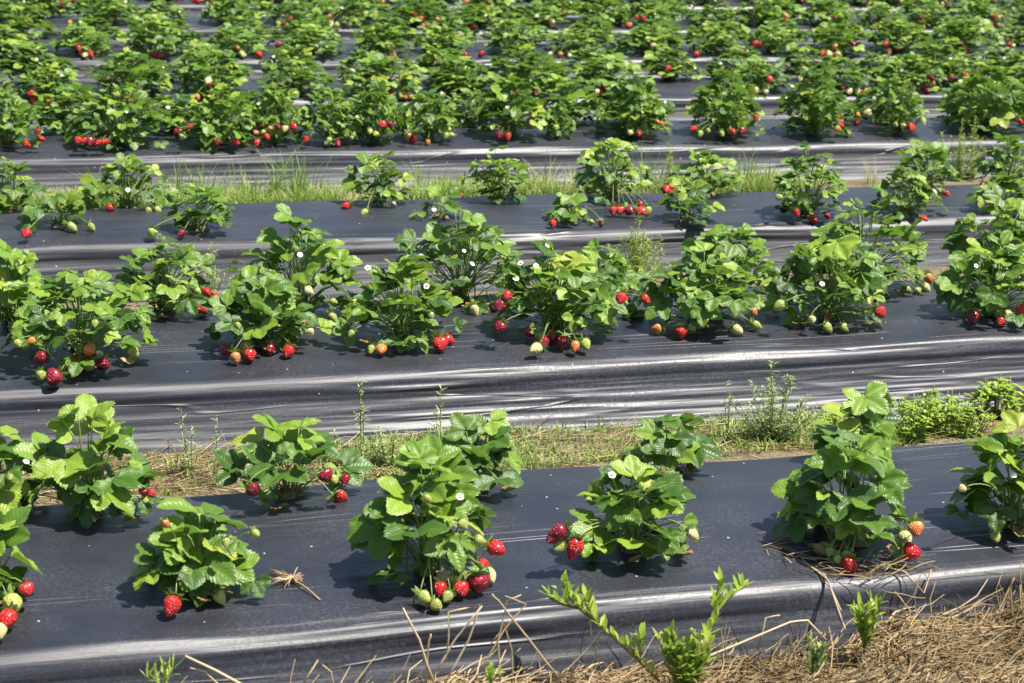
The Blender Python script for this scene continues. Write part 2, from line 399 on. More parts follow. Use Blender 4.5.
def leaf(mb, sb, crown, tip, out, L, tone, R, nu, nv, sag=0.0):
    """petiole from crown to tip and three leaflets"""
    crown = np.asarray(crown); tip = np.asarray(tip)
    mid = crown*.45+tip*.55; mid[2] = max(mid[2], crown[2]+(tip[2]-crown[2])*.78+.01)
    mid[:2] = crown[:2]*.62+tip[:2]*.38
    pts = bez(crown, mid, tip, 6); tube(sb, pts, np.linspace(.0019, .0011, 6), 4, tone=R.uniform(.3, .8))
    th = R.uniform(-.5, .5); c, s = math.cos(th), math.sin(th)
    o = np.array([out[0]*c-out[1]*s, out[0]*s+out[1]*c, 0])
    tilt = R.uniform(-.35, .85)-sag                    # up or down pointing of the blade
    d = unit(o*math.cos(tilt)+np.array([0, 0, math.sin(tilt)]))
    up = unit(np.array([0, 0, 1.])*math.cos(tilt)-o*math.sin(tilt) + np.array([R.gauss(0, .40), R.gauss(0, .38)-.22, 0]))
    sd = unit(np.cross(d, up)); fold = R.uniform(.3, .85); 
    a = R.uniform(1.0, 1.3)
    L = L*R.choice([.7, .85, .95, 1, 1.05, 1.12])
    for k, ang in enumerate((0, a, -a)):
        dd = d*math.cos(ang)+sd*math.sin(ang)
        dd = dd+up*R.uniform(-.12, .25)
        LL = L*(1.0 if k == 0 else .93)*R.uniform(.93, 1.07)
        u2 = unit(up + dd*R.uniform(-.25, .15) + sd*(-math.sin(ang))*.25)
        leaflet(mb, tip+dd*.003, dd, u2, LL, LL*R.uniform(.84, .98), fold*R.uniform(.8, 1.2), R.uniform(.0, .24), tone+R.uniform(-.06, .06), nu, nv)

def foliage(R, Rad, H, nleaf, L=.052, nu=15, nv=3, asym=(0, 0), avoid=()):
    """returns (leaf mesh builder, stem mesh builder)"""
    mb, sb = MB(), MB()
    ga = 2.39996; ph0 = R.uniform(0, 6.28)
    for i in range(nleaf):
        u = (i+.5)/nleaf
        az = ph0+i*ga+R.uniform(-.35, .35)
        lvl = R.random()
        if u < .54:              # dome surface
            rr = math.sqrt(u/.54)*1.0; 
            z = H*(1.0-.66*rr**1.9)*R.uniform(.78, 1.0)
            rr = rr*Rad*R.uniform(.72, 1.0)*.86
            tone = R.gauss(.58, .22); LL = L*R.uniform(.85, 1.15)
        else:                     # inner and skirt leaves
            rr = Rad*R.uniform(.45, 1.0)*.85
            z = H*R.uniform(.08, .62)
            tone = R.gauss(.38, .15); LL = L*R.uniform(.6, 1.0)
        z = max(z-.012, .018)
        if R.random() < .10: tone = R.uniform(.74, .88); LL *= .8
        out = np.array([math.cos(az), math.sin(az), 0])
        cr = np.array([R.gauss(0, .012), R.gauss(0, .012), .004])
        tip = cr+out*max(.01, rr-LL*.45)+np.array([asym[0]*z/H, asym[1]*z/H, z])
        hide = False
        for b_ in avoid:
            dv = tip+out*LL*.4-b_; al = dv @ FWD
            if al < .03 and np.linalg.norm(dv-al*FWD) < .044: hide = True
        if hide and R.random() < .85: continue
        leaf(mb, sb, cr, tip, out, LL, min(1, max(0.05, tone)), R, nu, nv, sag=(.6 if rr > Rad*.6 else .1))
    return mb, sb

# berries: cone-like body, tip towards -z, calyx at +z, about 36 mm long
def berry_mesh(name, mat, R, L=.036, Wd=.031, lump=.0):
    mb = MB(); nu, nv = 15, 18
    t = np.linspace(0, 1, nu); a = np.linspace(0, 2*math.pi, nv, endpoint=False)
    pr = np.sin(np.pi*t**.72)**.62*(1.0-.18*t); pr[0] = .02; pr[-1] = .02
    T, A = np.meshgrid(t, a, indexing='ij'); p1, p2 = R.uniform(0, 6), R.uniform(0, 6)
    rad = (pr[:, None]*Wd/2)*(1+.05*np.cos(2*A+p1)+lump*np.cos(3*A+p2)*np.sin(T*3)+.02*np.sin(5*A+T*6))
    z = L*.5-T*L - np.where(T < .02, .003, 0)
    mb.add(np.stack([rad*np.cos(A), rad*np.sin(A), z], -1).reshape(-1, 3), grid_faces(nu, nv, True)[:, ::-1])
    return mb.mesh(name, mat)
BERRY = {c: [berry_mesh('strawberry', m, random.Random(i*7+ord(c)), .037*s, .032*w_, l) for i, (s, w_, l) in enumerate([(1, 1, .05), (.86, 1.12, .12), (1.05, .98, .07), (.9, .98, .04)])] for c, m in BM.items()}
def calyx_mesh(R):
    mb = MB()
    for k in range(11):
        a = k*2*math.pi/11+R.uniform(-.15, .15); o = np.array([math.cos(a), math.sin(a), 0]); s = np.array([-o[1], o[0], 0])
        L = R.uniform(.012, .018); up = R.uniform(-.004, .007); w_ = .0032
        V = []
        for t, ww in ((0, .5), (.35, 1), (.7, .75), (1, .05)):
            c = o*(L*t)+np.array([0, 0, up*t*t*2+.003*t*(1-t)*4])
            V += [c-s*w_*ww, c+np.array([0, 0, -.0006]), c+s*w_*ww]
        mb.add(V, grid_faces(4, 3), tone=R.uniform(.3, .7), uv=[(0, .5)]*12)
    tube(mb, [[0, 0, 0], [0, 0, .006]], [.003, .0016], 6, tone=.6)
    return mb.mesh('calyx', M_STEM)
CALYX = [calyx_mesh(random.Random(i)) for i in range(4)]
def flower_meshes():
    mb = MB()
    for k in range(5):
        a = k*2*math.pi/5; o = np.array([math.cos(a), math.sin(a), 0]); s = np.array([-o[1], o[0], 0]); V = []
        for t, ww in ((.15, .3), (.4, .85), (.7, 1), (.92, .7), (1, .25)):
            for q in (-1, 0, 1): V.append(o*(.0115*t)+s*(.0055*ww*q)+np.array([0, 0, .002*t+.001*abs(q)]))
        mb.add(V, grid_faces(5, 3))
    m1 = mb.mesh('flower', M_PETAL)
    mb = MB(); t = np.linspace(0, math.pi/2, 5); a = np.linspace(0, 2*math.pi, 10, endpoint=False)
    T, A = np.meshgrid(t, a, indexing='ij'); rr = .0038*(1+.06*np.cos(5*A))
    mb.add(np.stack([rr*np.cos(T)*np.cos(A), rr*np.cos(T)*np.sin(A), .0032*np.sin(T)+.001], -1).reshape(-1, 3), grid_faces(5, 10, True))
    return m1, mb.mesh('flower_centre', M_YEL)
FLOWER, FCENTRE = flower_meshes()

# ------------------------------------------------------------------ plants
PLANTS = []   # dicts, labelled at the end
def basis_from_axis(z, R):
    z = Vector(z).normalized(); q = z.to_track_quat('Z', 'Y')
    return q @ Matrix.Rotation(R.uniform(0, 6.28), 3, 'Z').to_quaternion()

def add_berry(root, stalk, crown, pos, c, size, R):
    """pos: world centre of the berry"""
    p = np.asarray(pos, float); rel = p-crown; flat = np.array([rel[0], rel[1], 0]); o = unit(flat) if np.linalg.norm(flat) > .01 else np.array([0, -1., 0])
    ax = unit(-o*R.uniform(.5, 1.3)+np.array([R.gauss(0, .5), R.gauss(0, .3), R.uniform(.15, 1.0)]))     # towards the calyx
    b = obj('strawberry', BERRY[c][R.randrange(4)], root, rel); b.rotation_mode = 'QUATERNION'; b.rotation_quaternion = basis_from_axis(ax, R)
    b.scale = (size,)*3
    k = obj('calyx', CALYX[R.randrange(4)], b, (0, 0, .0155)); k.scale = (1.3,)*3; 
    top = rel+ax*.021*size
    st = np.array([R.gauss(0, .01)+o[0]*.02, R.gauss(0, .01)+o[1]*.02, .03+R.uniform(0, .03)])
    m = (st+top)/2+np.array([0, 0, .02+.10*np.linalg.norm(top-st)])
    tube(stalk, bez(st, m, top, 8), .0010, 4, tone=R.uniform(.5, .95))

def add_flower(root, stalk, crown, pos, R):
    rel = np.asarray(pos, float)-crown
    ax = unit([R.gauss(-.1, .3), -.75+R.gauss(0, .2), .8])
    f = obj('flower', FLOWER, root, rel); f.rotation_mode = 'QUATERNION'; f.rotation_quaternion = basis_from_axis(ax, R)
    obj('flower_centre', FCENTRE, f, (0, 0, .001)); s = R.uniform(.5, .75); f.scale = (s,)*3
    tube(stalk, bez([0, 0, .01], rel*.5+np.array([0, .01, .02]), rel-ax*.002, 7), .0009, 4, tone=.7)

def dead_leaf(root, R, off):
    mb = MB(); a = R.uniform(0, 6.28)
    leaflet(mb, np.array([0., 0, .004]), [math.cos(a), math.sin(a), .15], [0, 0, 1], .035, .03, .9, -.2, R.random(), 9, 2)
    leaflet(mb, np.array([0., 0, .004]), [math.cos(a+1.2), math.sin(a+1.2), .1], [0, 0, 1], .028, .024, 1.1, -.3, R.random(), 9, 2)
    obj('dead_leaf', mb.mesh('dead_leaf', M_DEAD), root, off)

def make_plant(n, row, crown, Rad, H, nleaf, berries=(), flowers=(), seed=0, fol=None, L=.052, dead=0, asym=(0, 0), res=(15, 3)):
    R = random.Random(seed)
    crown = np.array([crown[0], crown[1], top_z(n, crown[0], crown[1])-.002])
    root = empty('strawberry_plant', tuple(crown))
    if fol is None:
        mb, sb = foliage(R, Rad, H, nleaf, L, *res, asym=asym, avoid=[np.asarray(b[0])-crown for b in berries if b[2] > .65]+[np.asarray(f)-crown for f in flowers])
        lm, sm = mb.mesh('foliage', M_LEAF), sb.mesh('leaf_stalks', M_STEM); rz = 0; sc = (1, 1, 1)
    else:
        lm, sm, r0, h0 = fol; rz = R.uniform(0, 6.28); sc = (Rad/r0, Rad/r0, H/h0)
    for nm, me in (('foliage', lm), ('leaf_stalks', sm)):
        o = obj(nm, me, root); o.rotation_euler = (0, 0, rz); o.scale = sc
    st = MB()
    for (p, c, s) in berries: add_berry(root, st, crown, p, c, s, R)
    for p in flowers: add_flower(root, st, crown, p, R)
    if st.n: obj('fruit_stalks', st.mesh('fruit_stalks', M_STEM), root)
    for k in range(dead):
        a = R.uniform(3.6, 5.8); dead_leaf(root, R, (math.cos(a)*Rad*.6, math.sin(a)*Rad*.6, .004))
    if n < 3:
        sm_ = MB(); k_ = 18; an = np.linspace(0, 2*math.pi, k_, endpoint=False); V = [[0, 0, .012]]; r_ = R.uniform(.018, .027)
        for fr, zz_ in ((.5, .010), (1, -.002)):
            for a_ in an: q_ = r_*fr*(1+.25*math.sin(3*a_+seed)+R.uniform(-.15, .15)); V.append([q_*math.cos(a_)*1.25, q_*math.sin(a_), zz_+R.uniform(-.002, .003)*(fr < 1)+.002])
        sm_.add(V, [[1+j, 1+k_+j, 1+k_+(j+1) % k_, 1+(j+1) % k_] for j in range(k_)], [[0, 1+j, 1+(j+1) % k_] for j in range(k_)])
        obj('soil_plug', sm_.mesh('soil_plug', M_SOIL), root)
    PLANTS.append(dict(o=root, n=n, row=row, crown=crown, Rad=Rad, H=H, cols=[b[1] for b in berries], nf=len(flowers)))
    return root

# near beds placed from the photograph: (bed, row, centre px, lowest px, width px, top px, leaf count, berries [(px,py,colour,size)], flowers [(px,py)])
HAND = [
 # nearest bed, back row
 (0, 'b', -6, 520, 95, 425, 20, [(10, 478, 'g', .5)], []),
 (0, 'b', 88, 532, 150, 402, 34, [(144, 492, 'd', .6), (152, 494, 'r', .5), (146, 500, 'g', .5)], [(26, 462)]),
 (0, 'b', 290, 513, 158, 416, 26, [(253, 490, 'd', .8), (326, 476, 'd', .9), (334, 480, 'g', .7), (341, 497, 'r', .95), (345, 480, 'd', .7)], []),
 (0, 'b', 482, 502, 112, 412, 17, [], []),
 (0, 'b', 668, 482, 88, 404, 14, [], []),
 (0, 'b', 860, 470, 92, 388, 15, [], []),
 # nearest bed, front row
 (0, 'f', -14, 618, 82, 522, 18, [(27, 590, 'r', .8), (13, 604, 'g', 1.15), (7, 620, 'r', 1.05), (-2, 632, 'p', .9)], []),
 (0, 'f', 197, 607, 122, 500, 25, [(171, 607, 'r', 1.1), (220, 598, 'g', .75), (166, 524, 'o', .5), (256, 534, 'g', .55), (226, 543, 'g', .5)], []),
 (0, 'f', 428, 592, 150, 440, 40, [(497, 549, 'r', 1.05), (480, 541, 'g', .7), (484, 567, 'r', .9), (489, 576, 'p', .95), (478, 584, 'd', 1.25), (461, 590, 'r', .9), (440, 590, 'r', .9), (425, 598, 'g', .8), (447, 597, 'g', .65), (437, 607, 'g', .7), (462, 577, 'g', .8), (428, 499, 'g', .5), (463, 525, 'g', .6)], [(460, 497)]),
 (0, 'f', 634, 570, 140, 450, 34, [(557, 533, 'd', 1.1), (574, 549, 'r', 1.15), (559, 546, 'g', .85), (693, 535, 'p', .75), (552, 538, 'd', .8)], [(612, 475)]),
 (0, 'f', 850, 566, 160, 425, 42, [(848, 581, 'r', .95), (911, 552, 'r', 1.35), (916, 530, 'o', .95), (905, 540, 'p', 1.0), (830, 553, 'g', .7), (846, 557, 'g', .7), (838, 560, 'g', .6)], []),
 (0, 'f', 1012, 545, 128, 418, 34, [(996, 537, 'g', .75), (962, 489, 'p', .5)], [(1014, 475)]),
 # second bed, front row
 (1, 'f', 84, 372, 140, 262, 44, [(40, 358, 'd', 1.15), (53, 378, 'd', 1.3), (41, 376, 'g', .8), (72, 362, 'r', 1.0), (82, 360, 'd', 1.0), (90, 350, 'o', 1.0), (103, 365, 'd', 1.15), (63, 366, 'g', .8), (134, 352, 'g', .9), (31, 341, 'o', .6), (18, 344, 'g', .7), (95, 324, 'g', .6)], []),
 (1, 'f', 262, 356, 108, 268, 34, [(225, 351, 'd', .95), (245, 348, 'o', .95), (236, 358, 'o', .9), (250, 356, 'r', 1.0), (270, 350, 'd', .85), (288, 352, 'r', 1.0), (310, 333, 'p', .8), (238, 326, 'g', .6)], []),
 (1, 'f', 402, 352, 108, 252, 34, [(381, 350, 'o', 1.0), (371, 350, 'g', .75), (440, 345, 'r', 1.25), (449, 340, 'r', 1.0), (431, 316, 'g', .6), (351, 334, 'g', .6)], [(427, 286), (368, 268)]),
 (1, 'f', 556, 345, 136, 240, 50, [(499, 328, 'd', 1.05), (530, 332, 'r', 1.1), (535, 349, 'p', 1.05), (544, 343, 'd', .95), (562, 342, 'd', 1.15), (575, 347, 'o', .9), (586, 345, 'g', .95), (552, 337, 'r', .7), (500, 306, 'd', 1.0), (507, 296, 'r', .9), (621, 299, 'r', 1.0), (646, 300, 'r', .85)], [(521, 263), (536, 266), (516, 279), (547, 246)]),
 (1, 'f', 702, 338, 122, 244, 44, [(681, 333, 'r', 1.0), (656, 329, 'o', .95), (691, 330, 'g', .85), (738, 330, 'p', 1.0), (757, 326, 'g', .9), (752, 323, 'p', .8), (754, 312, 'o', .7)], []),
 (1, 'f', 830, 332, 136, 232, 48, [(881, 313, 'r', 1.05), (826, 319, 'd', 1.0), (828, 328, 'g', .9), (845, 328, 'g', .8), (812, 320, 'p', .7), (779, 306, 'g', 1.0)], [(822, 284)]),
 (1, 'f', 996, 328, 112, 240, 44, [(973, 318, 'd', 1.2), (1000, 322, 'r', .9), (997, 314, 'g', .9), (1008, 314, 'p', .7), (1022, 311, 'r', 1.0)], [(976, 266)]),
 (1, 'f', -62, 372, 110, 268, 34, [], []),
 # second bed, back row
 (1, 'b', 12, 334, 82, 240, 26, [(12, 326, 'g', .8)], []),
 (1, 'b', 165, 322, 104, 238, 32, [(202, 309, 'r', 1.05), (214, 297, 'r', 1.0), (207, 292, 'r', .8), (198, 292, 'g', .7)], []),
 (1, 'b', 300, 325, 118, 212, 42, [(333, 318, 'g', .9), (309, 291, 'p', .8), (334, 302, 'g', .7)], [(300, 255)]),
 (1, 'b', 462, 312, 132, 204, 44, [(475, 311, 'p', .95), (495, 308, 'd', 1.0)], [(464, 251), (421, 256), (472, 264)]),
 (1, 'b', 598, 304, 88, 244, 26, [(624, 300, 'r', .9)], []),
 (1, 'b', 728, 305, 100, 216, 32, [(756, 297, 'o', .6), (758, 296, 'g', .6)], []),
 (1, 'b', 862, 298, 136, 200, 46, [(929, 279, 'o', 1.0), (926, 288, 'p', .9), (908, 290, 'g', .75), (918, 291, 'g', .7), (835, 259, 'g', .6)], [(869, 256)]),
 (1, 'b', 1000, 290, 112, 190, 38, [(975, 271, 'g', .8)], []),
 # third bed, front row
 (2, 'f', 60, 238, 74, 186, 17, [(26, 234, 'r', 1.05), (73, 253, 'g', 1.1), (92, 245, 'g', .85)], []),
 (2, 'f', 200, 240, 88, 183, 20, [(152, 234, 'g', 1.1), (181, 234, 'd', .8)], []),
 (2, 'f', 440, 226, 50, 186, 9, [], [(434, 210)]),
 (2, 'f', 571, 228, 48, 188, 9, [(553, 224, 'r', .9), (601, 224, 'r', .75), (592, 222, 'g', .6)], []),
 (2, 'f', 688, 228, 62, 176, 14, [(684, 239, 'g', 1.05)], []),
 (2, 'f', 808, 224, 88, 141, 40, [(814, 219, 'r', 1.0), (797, 213, 'r', .9), (828, 216, 'd', .8), (779, 198, 'g', .8)], []),
 (2, 'f', 905, 222, 84, 166, 26, [(924, 219, 'r', .95)], []),
 (2, 'f', 1003, 220, 74, 170, 22, [], []),
 # third bed, back row
 (2, 'b', 8, 213, 66, 156, 24, [], []),
 (2, 'b', 128, 214, 96, 152, 34, [(109, 209, 'r', 1.0), (148, 211, 'g', .8), (158, 210, 'g', .8)], [(128, 190)]),
 (2, 'b', 380, 211, 90, 146, 26, [(345, 206, 'r', .95), (364, 213, 'g', .9), (394, 204, 'p', .6)], []),
 (2, 'b', 498, 209, 76, 145, 26, [(461, 196, 'r', .7)], []),
 (2, 'b', 612, 207, 90, 137, 40, [(613, 211, 'r', 1.0), (620, 211, 'r', 1.0), (630, 211, 'd', 1.2), (642, 212, 'r', 1.2), (648, 211, 'g', .9), (640, 205, 'd', 1.0), (668, 191, 'r', 1.35), (672, 186, 'o', .9)], []),
 (2, 'b', 708, 200, 76, 148, 26, [], []),
 (2, 'b', 925, 197, 78, 139, 30, [(934, 193, 'p', .9), (941, 192, 'g', .9), (947, 194, 'r', .8)], []),
 (2, 'b', 1006, 190, 70, 134, 28, [(983, 186, 'd', .9), (991, 186, 'r', .9)], []),
]

def place_hand(i, spec):
    n, row, cx, by, wpx, ty, nl, bs, fs = spec
    lo = on_z(cx, by-3, 0.0); _, _, z = proj(lo); sc = F/z
    Rad = wpx/2/sc
    back = .45*Rad
    y = min(max(lo[1]+back, YF[n]+.10), YB[n]-.06)
    # centre pixel column on the crown's depth
    p0 = on_y(cx, by-12, y); z0 = top_z(n, p0[0], y)
    # refine x so that the crown projects to cx
    x = p0[0]
    for _ in range(6):
        px, py, zz = proj((x, y, z0+.04)); x += (cx-px)/F*zz/RT[0]
    px, py, zz = proj((x, y, z0))
    H = (py-ty)/(F/zz)/UP[2]*1.0
    H = max(H, .06)
    crown = np.array([x, y, z0]); B = []
    for (bx, byy, c, s) in bs:
        s = s*.95
        q = on_z(bx, byy, top_z(n, x, y)+.014*s)
        rr = math.hypot(q[0]-x, q[1]-y)
        if q[1] > y-.25*Rad or q[1] < YF[n]-.005:
            q = on_y(bx, byy, max(YF[n]+.03, y-Rad*.8))       # hanging in front of the leaves
            q[2] = max(q[2], top_z(n, q[0], q[1])+.012) if q[1] > YF[n]+.03 else q[2]
        elif q[1] < YF[n]+.03: q = on_y(bx, byy, YF[n]+.032); q[2] = max(q[2], top_z(n, q[0], q[1])+.010*s)
        B.append((q, c, s))
    Fl = [on_y(fx, fy, y-Rad*.62) for fx, fy in fs]
    R = random.Random(i)
    make_plant(n, row, crown, Rad*[1.15, 1.30, 1.12][n], H, int(nl*[1.25, 1.9, 1.5][n]), B, Fl, seed=100+i, L=[.057, .050, .046][n], dead=R.choice([1, 2, 3]) if n < 2 else 0, res=(19, 3) if n < 1 else ((15, 3) if n < 2 else (11, 2)))
for i, spec in enumerate(HAND): place_hand(i, spec)

# foliage shared by the plants further back
POOL = []
for k in range(14):
    R = random.Random(900+k); r0, h0 = .19, .23
    mb, sb = foliage(R, r0, h0, 80+k % 4*7, .046, 9, 2)
    POOL.append((mb.mesh('foliage', M_LEAF), sb.mesh('leaf_stalks', M_STEM), r0, h0))

def auto_plant(n, row, x, y, R, Rad=None, H=None, nb=None):
    Rad = Rad or R.uniform(.185, .245); H = H or R.uniform(.14, .215)
    B = []
    if nb is None: nb = R.choice([1, 2, 3, 4, 5, 6, 8]) if row == 'f' else R.choice([0, 1, 2, 2, 3])
    if nb:
        gx_ = R.uniform(-.13, .13)
        for k in range(nb):
            bx = x+gx_+R.gauss(0, .055)-.05; d = R.uniform(.62, .95)*Rad
            by = max(y-d, YF[n]+.03); s = R.uniform(.75, 1.3)
            lift = 0 if R.random() < .75 else R.uniform(.02, .07)
            B.append((np.array([bx, by, top_z(n, bx, by)+.015*s+lift]), R.choice('rrrddooppg'), s))
    fl = []
    for k in range(R.choice([0, 0, 0, 1])):
        a = R.uniform(3.6, 5.8); fl.append(np.array([x+math.cos(a)*Rad*.7, y+math.sin(a)*Rad*.7, H*R.uniform(.45, .8)]))
    make_plant(n, row, (x, y), Rad, H, 0, B, fl, seed=R.randrange(10**6), fol=POOL[R.randrange(len(POOL))])

# fourth bed: front row read from the photograph (centre px, width px, top px, berries)
B4 = [(8, 76, 84, [(27, 145, 'r', 1.1), (42, 139, 'r', 1.1), (38, 132, 'd', .8)]),
      (120, 112, 80, [(78, 141, 'r', 1.1), (90, 142, 'd', 1.1), (98, 143, 'r', 1.0), (105, 142, 'r', 1.1), (84, 141, 'r', .9)]),
      (222, 100, 84, [(176, 132, 'd', 1.0), (210, 145, 'r', 1.0), (217, 143, 'd', 1.0), (236, 142, 'r', 1.2), (182, 137, 'g', .9), (257, 143, 'r', 1.0), (190, 127, 'r', .7)]),
      (275, 60, 78, [(267, 137, 'r', 1.1), (270, 129, 'o', 1.0), (278, 127, 'd', 1.0), (294, 127, 'r', 1.1), (285, 129, 'p', 1.0), (263, 132, 'g', .8)]),
      (332, 84, 84, [(306, 140, 'r', 1.0), (329, 140, 'g', .9), (337, 144, 'd', 1.2), (352, 138, 'g', .8)]),
      (375, 56, 80, [(383, 125, 'r', 1.2), (391, 125, 'd', 1.0), (370, 132, 'g', .9), (376, 134, 'g', .9)]),
      (428, 72, 88, [(408, 136, 'o', 1.1), (413, 141, 'r', 1.2), (428, 143, 'o', .9), (446, 136, 'g', .9), (452, 135, 'g', .8)]),
      (508, 96, 76, [(499, 136, 'd', 1.1), (508, 137, 'r', 1.1)]),
      (558, 40, 102, [(556, 128, 'g', .9)]),
      (632, 90, 74, [(630, 133, 'g', .9), (639, 134, 'r', .8), (658, 122, 'o', .7)]),
      (724, 96, 68, [(693, 129, 'r', 1.2), (700, 134, 'g', 1.1), (708, 131, 'g', .8), (722, 134, 'g', .9), (733, 132, 'r', 1.0), (742, 131, 'd', 1.3), (756, 118, 'r', .9)]),
      (812, 92, 66, [(838, 129, 'o', 1.0), (842, 126, 'r', .7)]),
      (898, 72, 72, [(903, 126, 'p', 1.0), (911, 128, 'r', 1.3), (896, 125, 'g', .8)]),
      (985, 108, 60, [(1021, 122, 'r', 1.1), (951, 78, 'r', .8)]),
      (1075, 100, 62, []), (-95, 90, 84, [])]
for i, (cx, wpx, ty, bs) in enumerate(B4):
    n = 3; y = YF[n]+.22+.02*math.sin(i*2.1); p = on_y(cx, 130, y); x = p[0]
    px, py, zz = proj((x, y, 0)); x += (cx-px)/F*zz; px, py, zz = proj((x, y, 0))
    Rad = wpx/2/(F/zz)*1.03; H = (py-ty)/(F/zz)/UP[2]*.97; B = []
    for bx, by, c, s in bs:
        q = on_z(bx, by, .012)
        if q[1] > y-.3*Rad or q[1] < YF[n]+.02: q = on_y(bx, by, max(y-Rad*.9, YF[n]+.03))
        B.append((q, c, s*R.uniform(.72, 1.0)))
    R = random.Random(500+i)
    fl = [on_y(cx+R.uniform(-25, 25), ty+R.uniform(18, 40), y-Rad*.8)] if i % 2 else []
    make_plant(n, 'f', (x, y), Rad, H, 0, B, fl, seed=600+i, fol=POOL[(i*5) % 14])

R = random.Random(42)
for n in range(3, NB):
    rows = [('f', YF[n]+.20), ('b', YF[n]+.56)]
    if n > 8: rows = rows[:2]
    for row, y in rows:
        if n == 3 and row == 'f': continue
        sp = .40; x = -3.0+R.uniform(0, .3)-n*.2
        if row == 'b': x += sp/2
        while x < 16:
            xx = x+R.uniform(-.05, .05); yy = y+R.uniform(-.03, .03); x += sp*R.uniform(.92, 1.08)
            px, py, z = proj((xx, yy, .1)); mrg = .22*F/z
            if px < -mrg or px > 1024+mrg or proj((xx, yy, 0))[1] < -3: continue
            if R.random() < .04: continue
            auto_plant(n, row, xx, yy, R)
# a few plants of the near beds beside the frame
for (n, row, px, py) in [(0, 'f', -210, 600), (0, 'f', 1215, 520), (0, 'b', 1080, 440), (0, 'b', -190, 520), (1, 'f', 1130, 305), (1, 'b', 1120, 275), (1, 'b', -100, 325), (2, 'f', 1090, 205), (2, 'b', 1080, 180), (2, 'f', -60, 240), (2, 'b', -90, 212)]:
    p = on_z(px, py); auto_plant(n, row, p[0], min(max(p[1], YF[n]+.12), YB[n]-.08), R, .14, .19)

# ------------------------------------------------------------------ labels for the plants
NUM = ['no', 'one', 'two', 'three', 'four', 'five', 'six', 'seven', 'eight', 'nine', 'ten', 'eleven', 'twelve', 'thirteen']
ON = ['first', 'second', 'third', 'fourth', 'fifth', 'sixth', 'seventh', 'eighth', 'ninth', 'tenth', 'eleventh', 'twelfth', 'thirteenth', 'fourteenth', 'fifteenth', 'sixteenth', 'seventeenth', 'eighteenth', 'nineteenth', 'twentieth', 'twenty-first', 'twenty-second', 'twenty-third', 'twenty-fourth', 'twenty-fifth', 'twenty-sixth', 'twenty-seventh', 'twenty-eighth', 'twenty-ninth', 'thirtieth']
def label_plants():
    rows = {}
    for p in PLANTS:
        c = p['crown']; px, py, z = proj(c+np.array([0, 0, p['H']*.5])); _, ty, _ = proj(c+np.array([0, 0, p['H']]))
        hw = p['Rad']*F/z*.8; p['px'] = px; p['vis'] = (px+hw > 2) and (px-hw < 1022) and (proj(c)[1] > -3.5)
        if p['vis']: rows.setdefault((p['n'], p['row']), []).append(p)
        else:
            side = 'left' if px < 0 else ('right' if px > 1024 else 'far')
            tag(p['o'], f"leafy strawberry plant beyond the {side} edge of view on the {ORD[p['n']]} bed", 'strawberry plant', 'strawberry plants on the raised beds')
    for (n, row), L in rows.items():
        L.sort(key=lambda q: q['px'])
        for k, p in enumerate(L):
            reds = sum(c in 'rdo' for c in p['cols']); pal = sum(c in 'pg' for c in p['cols'])
            big = 'small' if p['H'] < .13 else ('tall' if p['H'] > .235 else 'bushy')
            if reds: look = f"with {NUM[min(reds, 13)]} red {'berry' if reds == 1 else 'berries'}"
            elif pal: look = "with unripe green " + ('berry' if pal == 1 else 'berries')
            elif p['nf']: look = 'with white flowers' if p['nf'] > 1 else 'with white flower'
            else: look = 'without visible berries'
            if reds > 5: look = 'with many red berries'
            pos = ON[k] if k < len(ON) else 'last'
            tag(p['o'], f"{big} strawberry plant {look}, {pos} from left, {'front' if row == 'f' else 'back'} row of {ORD[n]} bed", 'strawberry plant', 'strawberry plants on the raised beds')
label_plants()

# ------------------------------------------------------------------ weeds, grass and straw
def blade(mb, base, d, L, w0, bend, tone, k=5):
    """narrow folded blade starting at base going up and leaning along d"""
    d = np.asarray(d, float); side = unit(np.cross(d, [0, 0, 1.])+np.array([1e-4, 0, 0])); V = []; UVs = []
    for i in range(k):
        t = i/(k-1); lean = bend*t*t
        c = np.asarray(base)+unit(d)*L*lean+np.array([0, 0, L*(t-.35*bend*t*t)]); ww = w0*(1-t**1.6)*.5+.00025
        V += [c-side*ww, c+unit(d)*ww*.4, c+side*ww]; UVs += [(t, 0), (t, .5), (t, 1)]
    mb.add(V, grid_faces(k, 3), uv=UVs, tone=tone)

def small_leaf(mb, base, d, L, w_, tone, up=(0, 0, 1.), k=5, curl=.2):
    d = unit(d); s = unit(np.cross(d, np.asarray(up)+np.array([1e-3, 0, 0]))); n_ = np.cross(s, d); V = []; UV_ = []
    for i in range(k):
        t = i/(k-1); ww = w_*.5*math.sin(math.pi*min(1, t**1.2*.93+.06))**.8
        c = np.asarray(base)+d*L*t-n_*L*curl*t*t
        V += [c-s*ww+n_*ww*.35, c, c+s*ww+n_*ww*.35]; UV_ += [(t, 0), (t, .5), (t, 1)]
    mb.add(V, grid_faces(k, 3), uv=UV_, tone=tone)

def thing2(name, loc, parts, label, cat, group=None):
    r = empty(name, tuple(loc))
    for nm, mb, mat in parts:
        if mb.n: obj(nm, mb.mesh(nm, mat), r)
    tag(r, label, cat, group); return r

